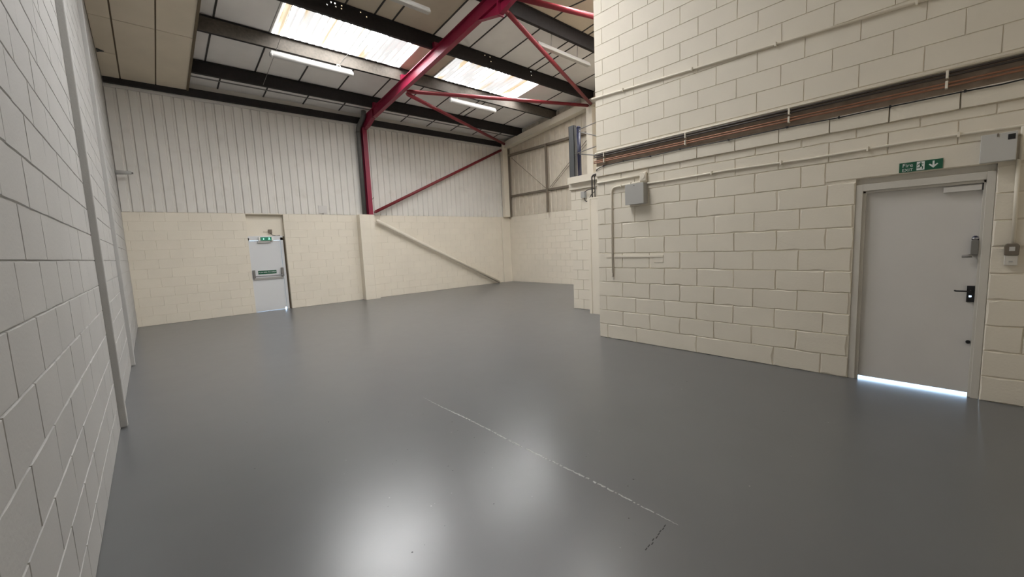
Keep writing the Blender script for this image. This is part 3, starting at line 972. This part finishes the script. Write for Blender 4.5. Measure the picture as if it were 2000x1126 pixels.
yd = YB + 0.10
leaf = dpart(d1, 'leaf', MB().box(2.085, 2.795, yd, yd + 0.045, 0.004, 1.965).box(2.795, 2.835, yd, yd + 0.045, 0.055, 1.965), M_WDOOR, bevel=0.003)
dpart(d1, 'frame', MB().box(2.05, 2.085, yd - 0.02, yd + 0.09, 0, 2.04), M_WDOOR)
dpart(d1, 'frame', MB().box(2.84, 2.905, yd - 0.02, yd + 0.09, 0.0, 2.04), M_WDOOR)
dpart(d1, 'frame', MB().box(2.05, 2.905, yd - 0.02, yd + 0.09, 1.97, 2.09), M_WDOOR)
dpart(d1, 'gap_strip', MB().box(2.905, 2.952, yd + 0.02, yd + 0.12, 0, 2.1), M_STRIP)
dpart(d1, 'door_closer', MB().box(2.28, 2.58, yd - 0.045, yd, 1.905, 1.955), M_BOXW)
pb = dpart(d1, 'push_bar', MB().tube([(2.12, yd - 0.075, 0.985), (2.80, yd - 0.075, 0.985)], 0.014, 10), M_ALU, smooth=True)
dpart(d1, 'bracket', MB().box(2.085, 2.135, yd - 0.085, yd, 0.95, 1.16), M_STEEL, parent=pb)
dpart(d1, 'bracket', MB().box(2.78, 2.835, yd - 0.085, yd, 0.95, 1.19), M_STEEL, parent=pb)
dpart(d1, 'back_rail', MB().box(2.10, 2.82, yd - 0.03, yd, 0.895, 0.94), M_BOXW, parent=pb)


def text_mesh(name, s, size, m):
    cu = bpy.data.curves.new('t', 'FONT'); cu.body = s; cu.size = size; cu.align_x = 'CENTER'; cu.align_y = 'CENTER'
    cu.extrude = 0.0008; cu.resolution_u = 2
    ob = bpy.data.objects.new('t', cu); COL.objects.link(ob)
    dg = bpy.context.evaluated_depsgraph_get(); dg.update()
    me = bpy.data.meshes.new_from_object(ob.evaluated_get(dg))
    me.name = name
    bpy.data.objects.remove(ob); bpy.data.curves.remove(cu)
    me.materials.clear(); me.materials.append(m)
    o = bpy.data.objects.new(name, me); COL.objects.link(o)
    return o


lab = dpart(d1, 'instruction_sign', MB().box(2.215, 2.665, yd - 0.003, yd, 1.035, 1.135), M_GREEN, label='green sign above the push bar')
t = text_mesh('lettering', 'PUSH BAR TO OPEN', 0.047, M_SIGNW); t.parent = lab
t.location = (2.44, yd - 0.0035, 1.085); t.rotation_euler = (math.pi / 2, 0, 0)

RUN = [[(-0.02, 0.30), (0.06, 0.30), (0.09, 0.36), (0.03, 0.42), (-0.03, 0.38)],                       # head
       [(-0.10, 0.26), (0.04, 0.28), (0.10, 0.02), (-0.02, -0.04)],                                    # trunk
       [(-0.08, 0.27), (-0.22, 0.20), (-0.28, 0.05), (-0.23, 0.03), (-0.18, 0.15), (-0.08, 0.19)],     # rear arm
       [(0.02, 0.26), (0.08, 0.14), (0.24, 0.18), (0.24, 0.23), (0.11, 0.21), (0.06, 0.29)],           # front arm
       [(0.00, 0.02), (0.10, 0.02), (0.22, -0.12), (0.20, -0.34), (0.13, -0.34), (0.14, -0.15)],       # front leg
       [(-0.02, 0.02), (0.07, -0.04), (-0.04, -0.22), (-0.28, -0.24), (-0.28, -0.17), (-0.09, -0.15)]]  # rear leg
ARROW = [(-0.07, 0.36), (0.07, 0.36), (0.07, -0.06), (0.26, 0.10), (0.34, 0.02), (0.0, -0.34), (-0.34, 0.02), (-0.26, 0.10), (-0.07, -0.06)]


def flat(polys, cx, cz, s, axis, t0, t1, flip=1):
    b = MB()
    for p in polys:
        b.prism([(cx + flip * x * s, cz + z * s) for x, z in p], axis, t0, t1)
    return b


ex = empty('exit_light', (2.47, YB + 0.06, 2.0), 'lit green emergency exit light above the back door', 'exit light')
bod = dpart(ex, 'body', MB().box(2.30, 2.66, YB + 0.035, YB + 0.085, 1.955, 2.06), M_WHITE, bevel=0.006)
pan = dpart(ex, 'panel', MB().box(2.345, 2.615, YB + 0.029, YB + 0.035, 1.962, 2.054), M_EXITG)
dpart(ex, 'running_figure', flat(RUN, 2.555, 2.008, 0.10, 'y', YB + 0.0265, YB + 0.029), M_EXITW)
dpart(ex, 'arrow', flat([ARROW], 2.42, 2.008, 0.07, 'y', YB + 0.0265, YB + 0.029), M_EXITW)
jb = empty('junction_box', (2.61, YB + 0.1, 2.21), 'small grey junction box with cables above the back door', 'junction box')
dpart(jb, 'box', MB().box(2.565, 2.655, YB + 0.065, YB + 0.115, 2.165, 2.265), M_RAIL, bevel=0.006)
dpart(jb, 'cable', MB().tube([(2.565, YB + 0.10, 2.21), (2.44, YB + 0.105, 2.205)], 0.008, 8), M_CREAM, smooth=True)
dpart(jb, 'cable', MB().tube([(2.63, YB + 0.10, 2.165), (2.66, YB + 0.10, 2.11), (2.75, YB + 0.10, 2.09), (2.85, YB + 0.10, 2.10)], 0.008, 8), M_RAIL, smooth=True)

# grey rainwater downpipe beside the red column
dpp = MB().tube([(5.262, YB - 0.12, ZB + 0.005), (5.266, YB - 0.12, 5.22)] + arc((5.266, YB - 0.12, 5.38), (5.266, YB - 0.12, 5.24), (5.30, YB - 0.26, 5.47)) +
                arc((5.345, YB - 0.42, 5.60), (5.315, YB - 0.33, 5.53), (5.35, YB - 0.43, 5.68)) + [(5.36, YB - 0.43, 5.80)], 0.070, 16).build('downpipe', M_GPIPE, smooth=True, label='grey downpipe with an elbow at the left of the red column', cat='pipe')
MB().tube([(5.266, YB - 0.12, 5.14), (5.266, YB - 0.12, 5.24)], 0.072, 16).build('collar', M_GPIPE, dpp, smooth=True)
MB().tube([(5.352, YB - 0.43, 5.66), (5.356, YB - 0.43, 5.73)], 0.075, 16).build('collar', M_GPIPE, dpp, smooth=True)

br = MB().tube([(XL - 0.003, 12.70, 3.53), (-0.09, 12.70, 3.535)], [0.05, 0.036], 12).build('wall_bracket', M_WHITEW, smooth=True, label='white tapered stub sticking out of the left wall near the back corner', cat='bracket')
MB().tube([(-0.09, 12.70, 3.535), (-0.06, 12.70, 3.535)], 0.02, 10).build('tip', M_STEEL, br)
hk = cyl((5.53, YB - 0.05, 3.18), (5.53, YB - 0.24, 3.20), 0.012, 8).build('wall_hook', M_STEEL, smooth=True, label='small grey hook on the cladding beside the red column', cat='hook')
MB().tube([(5.53, YB - 0.24, 3.20), (5.54, YB - 0.25, 3.24)], 0.012, 8).build('tip', M_STEEL, hk)

# ================================================================== LEFT WALL CASINGS
for i, (y, p, zt, lb) in enumerate(((5.2, 0.055, roof(5.9, 5.2), 'nearer off-white cased upright on the left wall'), (8.22, 0.05, roof(5.58, 8.2), 'farther off-white cased upright on the left wall'))):
    MB().box(XL - 0.003, XL + p, y, y + 0.07, 0.012, zt).build('trim_%d' % (4 + i), M_WHITEW, bevel=0.008, label=lb, cat='upright', kind='structure')

# ================================================================== THINGS ON THE NEAR WALL
# ---- grey door
d2 = empty('door_2', (XN + 0.07, 0.34, 0), 'pale grey fire exit door in the near right wall', 'door', kind='structure')
xl = XN + 0.07
KH = (-0.018, 0.912, 0.008)     # keyhole (y, z, half size)
lf = MB()
y0, y1, z0, z1 = -0.052, 0.738, 0.030, 1.915
lf.box(xl, xl + 0.042, y0, KH[0] - KH[2], z0, z1).box(xl, xl + 0.042, KH[0] + KH[2], y1, z0, z1)
lf.box(xl, xl + 0.042, KH[0] - KH[2], KH[0] + KH[2], z0, KH[1] - KH[2]).box(xl, xl + 0.042, KH[0] - KH[2], KH[0] + KH[2], KH[1] + KH[2], z1)
leaf2 = dpart(d2, 'leaf', lf, M_DOOR)
dpart(d2, 'frame', MB().box(XN + 0.012, XN + 0.12, 0.745, 0.80, 0, 1.99), M_DFRAME, bevel=0.003)
dpart(d2, 'frame', MB().box(XN + 0.012, XN + 0.12, -0.113, -0.062, 0, 1.99), M_DFRAME, bevel=0.003)
dpart(d2, 'frame', MB().box(XN + 0.012, XN + 0.12, -0.062, 0.745, 1.925, 1.99), M_DFRAME, bevel=0.003)
dpart(d2, 'door_stop', MB().box(XN + 0.035, XN + 0.068, 0.722, 0.746, 0, 1.926), M_DFRAME, bevel=0.002)
dpart(d2, 'door_stop', MB().box(XN + 0.035, XN + 0.068, -0.064, -0.045, 0, 1.926), M_DFRAME, bevel=0.002)
dpart(d2, 'door_stop', MB().box(XN + 0.035, XN + 0.068, -0.062, 0.745, 1.902, 1.926), M_DFRAME, bevel=0.002)
dpart(d2, 'head_filler', MB().box(XN + 0.05, XN + 0.15, -0.113, 0.80, 1.99, 2.052), M_DFRAME)
dpart(d2, 'door_closer', MB().box(xl - 0.036, xl, -0.04, 0.19, 1.842, 1.89), M_DOOR, bevel=0.004)
dpart(d2, 'closer_end', MB().box(xl - 0.037, xl, -0.047, -0.04, 1.842, 1.90), M_BLACK)
# code lock
lk = dpart(d2, 'code_lock', MB().prism([(0.0, 1.285), (-0.045, 1.285), (-0.045, 1.405), (-0.035, 1.42), (-0.008, 1.42), (0.0, 1.405)], 'x', xl - 0.045, xl), M_STEEL, label='dark code lock with a turn knob', bevel=0.004)
dpart(d2, 'lock_cap', MB().tube([(xl - 0.02, -0.022, 1.415), (xl - 0.02, -0.022, 1.438), (xl - 0.02, -0.022, 1.45)], [0.022, 0.02, 0.008], 12), M_NAVY, parent=lk, smooth=True)
dpart(d2, 'chrome_band', MB().tube([(xl - 0.022, -0.022, 1.424), (xl - 0.022, -0.022, 1.433)], 0.024, 14), M_CHROME, parent=lk, smooth=True)
dpart(d2, 'turn_knob', MB().tube([(xl - 0.05, -0.01, 1.278), (xl - 0.05, 0.015, 1.273), (xl - 0.05, 0.05, 1.272)], [0.018, 0.014, 0.012], 10), M_STEEL, parent=lk, smooth=True)
# lever handle on a black plate with the keyhole open
hp = MB(); py0, py1, pz0, pz1 = -0.043, 0.004, 0.862, 1.006
hp.box(xl - 0.012, xl, py0, KH[0] - KH[2], pz0, pz1).box(xl - 0.012, xl, KH[0] + KH[2], py1, pz0, pz1)
hp.box(xl - 0.012, xl, KH[0] - KH[2], KH[0] + KH[2], pz0, KH[1] - KH[2]).box(xl - 0.012, xl, KH[0] - KH[2], KH[0] + KH[2], KH[1] + KH[2], pz1)
hpl = dpart(d2, 'handle_plate', hp, M_BLACK, label='black lever handle plate with an open keyhole')
dpart(d2, 'lever', MB().tube([(xl - 0.012, -0.018, 0.962), (xl - 0.055, -0.018, 0.962), (xl - 0.06, -0.01, 0.962), (xl - 0.06, 0.07, 0.962), (xl - 0.055, 0.078, 0.966)], 0.007, 8), M_BLACK, parent=hpl, smooth=True)
dpart(d2, 'knob', MB().tube([(xl - 0.002, -0.026, 0.50), (xl - 0.022, -0.026, 0.50)], 0.015, 12), M_BLACK, smooth=True)

# ---- fire exit sign
sg = empty('fire_exit_sign', (XN - 0.01, 0.345, 2.1), 'green fire exit sign with running figure and down arrow above the grey door', 'sign')
xs = XN - 0.012
dpart(sg, 'plate', MB().box(xs, XN - 0.004, 0.203, 0.487, 2.06, 2.147), M_GREEN)
for w_, cy, cz, sz in (('Fire', 0.430, 2.119, 0.047), ('EXIT', 0.430, 2.077, 0.036)):
    t = text_mesh('lettering', w_, sz, M_SIGNW); t.parent = sg
    t.rotation_euler = (math.pi / 2, 0, -math.pi / 2)
    t.location = tuple(Vector((xs - 0.001, cy, cz)) - sg.location)
dpart(sg, 'white_field', MB().box(xs - 0.0012, xs, 0.318, 0.370, 2.066, 2.141), M_SIGNW)
dpart(sg, 'running_figure', flat(RUN, 0.345, 2.103, 0.082, 'x', xs - 0.0024, xs - 0.0012, -1), M_GREEN)
dpart(sg, 'arrow', flat([ARROW], 0.262, 2.103, 0.088, 'x', xs - 0.0015, xs, -1), M_SIGNW)

# ---- boxes
bx = empty('isolator_box', (XN, 3.23, 2.05), 'grey steel box fixed high on the left of the near wall', 'electrical box')
dpart(bx, 'case', MB().box(XN - 0.11, XN - 0.004, 3.085, 3.372, 2.05, 2.33), M_BOXG, bevel=0.004)
dpart(bx, 'lid', MB().box(XN - 0.122, XN - 0.11, 3.08, 3.377, 2.045, 2.335), M_BOXG, bevel=0.004)
dpart(bx, 'screw', MB().tube([(XN - 0.122, 3.23, 2.31), (XN - 0.127, 3.23, 2.31)], 0.008, 8), M_STEEL)
cb = empty('conduit_box', (XN, 3.13, 2.36), 'small square cream conduit box above the grey steel box', 'junction box')
dpart(cb, 'box', MB().box(XN - 0.05, XN - 0.004, 3.085, 3.185, 2.365, 2.485), M_CREAM, bevel=0.008)
dpart(cb, 'lid', MB().tube([(XN - 0.05, 3.135, 2.425), (XN - 0.058, 3.135, 2.425)], 0.032, 14), M_CREAM, smooth=True)
cbn = empty('wall_cabinet', (XN, -0.11, 2.06), 'pale grey wall cabinet with a small black square at upper right of the grey door', 'cabinet')
dpart(cbn, 'case', MB().box(XN - 0.075, XN - 0.004, -0.203, -0.012, 2.056, 2.278), M_BOXW, bevel=0.006)
dpart(cbn, 'lid', MB().box(XN - 0.086, XN - 0.076, -0.205, -0.010, 2.054, 2.280), M_BOXW, bevel=0.004)
dpart(cbn, 'black_window', MB().box(XN - 0.0875, XN - 0.086, -0.194, -0.155, 2.218, 2.261), M_BLACK)
dpart(cbn, 'latch', MB().box(XN - 0.092, XN - 0.086, -0.105, -0.097, 2.252, 2.278), M_RAIL)
sw = empty('spur_switch', (XN, -0.225, 1.2), 'dark switch above a beige socket beside the grey door', 'switch')
dpart(sw, 'dark_cover', MB().prism([(-0.187, 1.283), (-0.266, 1.283), (-0.268, 1.36), (-0.255, 1.378), (-0.197, 1.378), (-0.185, 1.36)], 'x', XN - 0.055, XN - 0.004), M_RAIL, bevel=0.005)
dpart(sw, 'label_plate', MB().box(XN - 0.0575, XN - 0.055, -0.243, -0.212, 1.318, 1.352), M_BOXW)
dpart(sw, 'socket', MB().box(XN - 0.045, XN - 0.004, -0.264, -0.190, 1.197, 1.281), M_DFRAME, bevel=0.005)
dpart(sw, 'rocker', MB().box(XN - 0.048, XN - 0.045, -0.236, -0.215, 1.225, 1.236), M_BOXG)


# ---- pipes, conduits and cables
def run(name, pts, r, m, label, cat, group=None, clips=(), clipm=None, clip_r=1.9, n=10):
    o = MB().tube(pts, r, n).build(name, m, smooth=True, label=label, cat=cat, group=group)
    for c in clips:
        c = Vector(c)
        MB().box(c.x - r * clip_r, XN - 0.003, c.y - 0.008, c.y + 0.008, c.z - r * clip_r, c.z + r * clip_r).build('clip', clipm or m, o, bevel=0.002)
    return o


xw = XN - 0.004


def zA(y): return 3.541 + (y - 0.485) * 0.0513


run('conduit', [(xw - 0.018, 4.005, zA(4.0)), (xw - 0.018, 2.2, zA(2.2)), (xw - 0.018, YF + 0.01, zA(YF))], 0.012, M_CREAM, 'long cream conduit sloping across the upper near wall', 'conduit', 'near wall conduits',
    clips=[(xw - 0.018, y, zA(y)) for y in (3.45, 2.45, 1.53, 0.43)])
def zB(y): return 2.325 + 0.006 * math.sin(y * 4)


run('conduit', [(xw - 0.014, y, zB(y)) for y in (3.08, 2.8, 2.4, 2.0, 1.6, 1.2, 0.8, 0.4, 0.0, -0.4, YF + 0.01)], 0.012, M_CREAM, 'cream conduit running from the steel box over the grey door', 'conduit', 'near wall conduits',
    clips=[(xw - 0.014, y, zB(y)) for y in (2.2, 1.45, 0.72, 0.12)])
run('conduit', [(xw - 0.016, 3.94, 2.447), (xw - 0.016, 3.185, 2.447)], 0.013, M_CREAM, 'short cream conduit from the wall corner to the square conduit box', 'conduit', 'near wall conduits')
run('conduit', [(xw - 0.02, 3.675, 0.985), (xw - 0.02, 3.675, 2.24)] + arc((xw - 0.02, 3.675, 2.345), (xw - 0.02, 3.675, 2.25), (xw - 0.02, 3.58, 2.345)) + [(xw - 0.02, 3.37, 2.352), (xw - 0.02, 3.08, 2.36)], 0.014, M_CREAM,
    'cream conduit dropping down the near wall left of the steel box', 'conduit', 'near wall conduits', clips=[(xw - 0.02, 3.675, 1.02), (xw - 0.02, 3.50, 2.349), (xw - 0.02, 3.34, 2.352)], clip_r=1.5)
run('conduit', [(xw - 0.02, -0.232, 1.37), (xw - 0.02, -0.222, 2.06)], 0.013, M_CREAM, 'cream conduit dropping from the wall cabinet to the switch', 'conduit', 'near wall conduits')
run('conduit', [(xw - 0.02, -0.235, 2.05), (xw - 0.02, -0.232, 2.315)], 0.013, M_CREAM, 'short cream conduit at the right side of the wall cabinet', 'conduit', 'near wall conduits')
run('pipe', [(xw - 0.018, 3.965, 2.893), (xw - 0.018, YF + 0.01, 2.893)], 0.011, M_CREAM, 'cream pipe, topmost of the pipe bundle on the near wall', 'pipe', 'pipe bundle')
run('pipe', [(xw - 0.03, 3.98, 2.864), (xw - 0.03, YF + 0.01, 2.864)], 0.010, M_DPIPE, 'dark pipe just below the cream pipe of the bundle', 'pipe', 'pipe bundle')
run('pipe', [(xw - 0.03, 3.98, 2.836), (xw - 0.03, YF + 0.01, 2.836)], 0.010, M_DPIPE, 'dark pipe, third from the top of the bundle', 'pipe', 'pipe bundle')
run('pipe', [(xw - 0.03, 3.98, 2.776), (xw - 0.03, YF + 0.01, 2.778)], 0.009, M_COPPER, 'upper of the two copper pipes on the near wall', 'pipe', 'pipe bundle')
run('pipe', [(xw - 0.03, 3.98, 2.751), (xw - 0.03, YF + 0.01, 2.751)], 0.009, M_COPPER, 'lower of the two copper pipes on the near wall', 'pipe', 'pipe bundle')
for y, lb in ((3.79, 'pale pipe clip nearest the wall corner on the pipe bundle'), (2.527, 'second pale pipe clip from the wall corner'), (1.384, 'third pale pipe clip from the wall corner'), (0.212, 'pale pipe clip above the fire exit sign end of the bundle')):
    c = empty('pipe_clip', (xw, y, 2.8), lb, 'clip', 'pipe bundle clips')
    dpart(c, 'upper_saddle', MB().box(xw - 0.046, xw, y - 0.009, y + 0.009, 2.818, 2.882), M_CREAM, bevel=0.003)
    dpart(c, 'lower_saddle', MB().box(xw - 0.046, xw, y - 0.009, y + 0.009, 2.733, 2.796), M_CREAM, bevel=0.003)
xc = xw - 0.036
run('cable', [(xc + 0.03, 3.955, 2.62), (xc, 3.93, 2.645), (xc, 3.87, 2.668), (xc, 3.80, 2.682), (xc, 3.45, 2.692), (xc, 3.02, 2.681), (xc, 2.60, 2.692), (xc, 2.0, 2.682), (xc, 1.39, 2.686), (xc, 0.95, 2.676), (xc, 0.57, 2.679), (xc, 0.1, 2.678), (xc, -0.1, 2.672), (xc, -0.30, 2.682), (xc + 0.02, -0.5, 2.66)], 0.006, M_BLACK,
    'thin black cable clipped below the copper pipes', 'cable', clips=[(xc, y, z) for y, z in ((3.80, 2.684), (3.45, 2.694), (3.02, 2.683), (2.60, 2.694), (2.0, 2.684), (1.40, 2.688), (0.95, 2.678), (0.57, 2.681), (0.1, 2.680), (-0.22, 2.678))], clip_r=1.7, n=8)

# ================================================================== STEEL POSTS AND PIPES ABOVE THE PARTITION
po = empty('steel_channel_post', (7.36, 6.08, 2.99), 'dark grey steel channel post standing on the boxed beam', 'post')
dpart(po, 'web', MB().box(7.335, 7.345, 6.0, 6.15, 2.99, 4.12), M_CHAN)
dpart(po, 'flange', MB().box(7.335, 7.43, 6.14, 6.15, 2.99, 4.12), M_CHAN)
dpart(po, 'flange', MB().box(7.335, 7.43, 6.0, 6.01, 2.99, 4.12), M_CHAN)
pn = empty('navy_post', (7.36, 5.88, 2.99), 'navy blue steel tube post standing on the boxed beam', 'post')
nt_ = dpart(pn, 'tube', MB().tube([(7.36, 5.88, 2.99), (7.36, 5.885, 4.03)], 0.045, 14), M_NAVY, smooth=True)
dpart(pn, 'cap', MB().tube([(7.36, 5.885, 4.03), (7.36, 5.885, 4.05), (7.36, 5.885, 4.075)], [0.05, 0.045, 0.02], 14), M_NAVY, smooth=True)
for p, q, lb in (((7.33, 5.86, 3.99), (7.13, 4.9, 3.99), 'upper stay'), ((7.33, 5.86, 3.95), (7.13, 4.9, 3.55), 'upper slanting stay'), ((7.33, 5.98, 3.49), (7.13, 4.9, 3.52), 'lower stay'), ((7.33, 5.86, 3.47), (7.13, 4.9, 3.22), 'lower slanting stay')):
    dpart(pn, 'stay_rod', MB().tube([p, q], 0.011, 8), M_STEEL, smooth=True, label=lb)
for (yy_, lb, r_) in ((5.43, 'left of the two dark pipes beside the boxed beam', 0.016), (5.36, 'right of the two dark pipes beside the boxed beam', 0.011)):
    pts = [(7.20, yy_, 2.455), (7.20, yy_, 2.86)] + arc((7.20, yy_, 2.93), (7.20, yy_, 2.88), (7.17, yy_ - 0.09, 2.935)) + [(7.14, yy_ - 0.35, 2.94)]
    MB().tube(pts, r_, 10).build('pipe', M_DPIPE, smooth=True, label=lb, cat='pipe')
jb2 = empty('junction_box', (7.34, 5.74, 2.5), 'small grey junction box with a looped cable under the boxed beam', 'junction box')
dpart(jb2, 'box', MB().box(7.27, 7.35, 5.70, 5.80, 2.50, 2.64), M_BOXG, bevel=0.005)
dpart(jb2, 'cable', MB().tube([(7.30, 5.72, 2.50), (7.29, 5.70, 2.44), (7.27, 5.64, 2.41), (7.25, 5.56, 2.45), (7.23, 5.48, 2.54), (7.21, 5.36, 2.60)], 0.008, 8), M_BLACK, smooth=True)
dpart(jb2, 'cable', MB().tube([(7.29, 5.72, 2.62), (7.26, 5.6, 2.655), (7.22, 5.36, 2.66)], 0.009, 8), M_DPIPE, smooth=True)
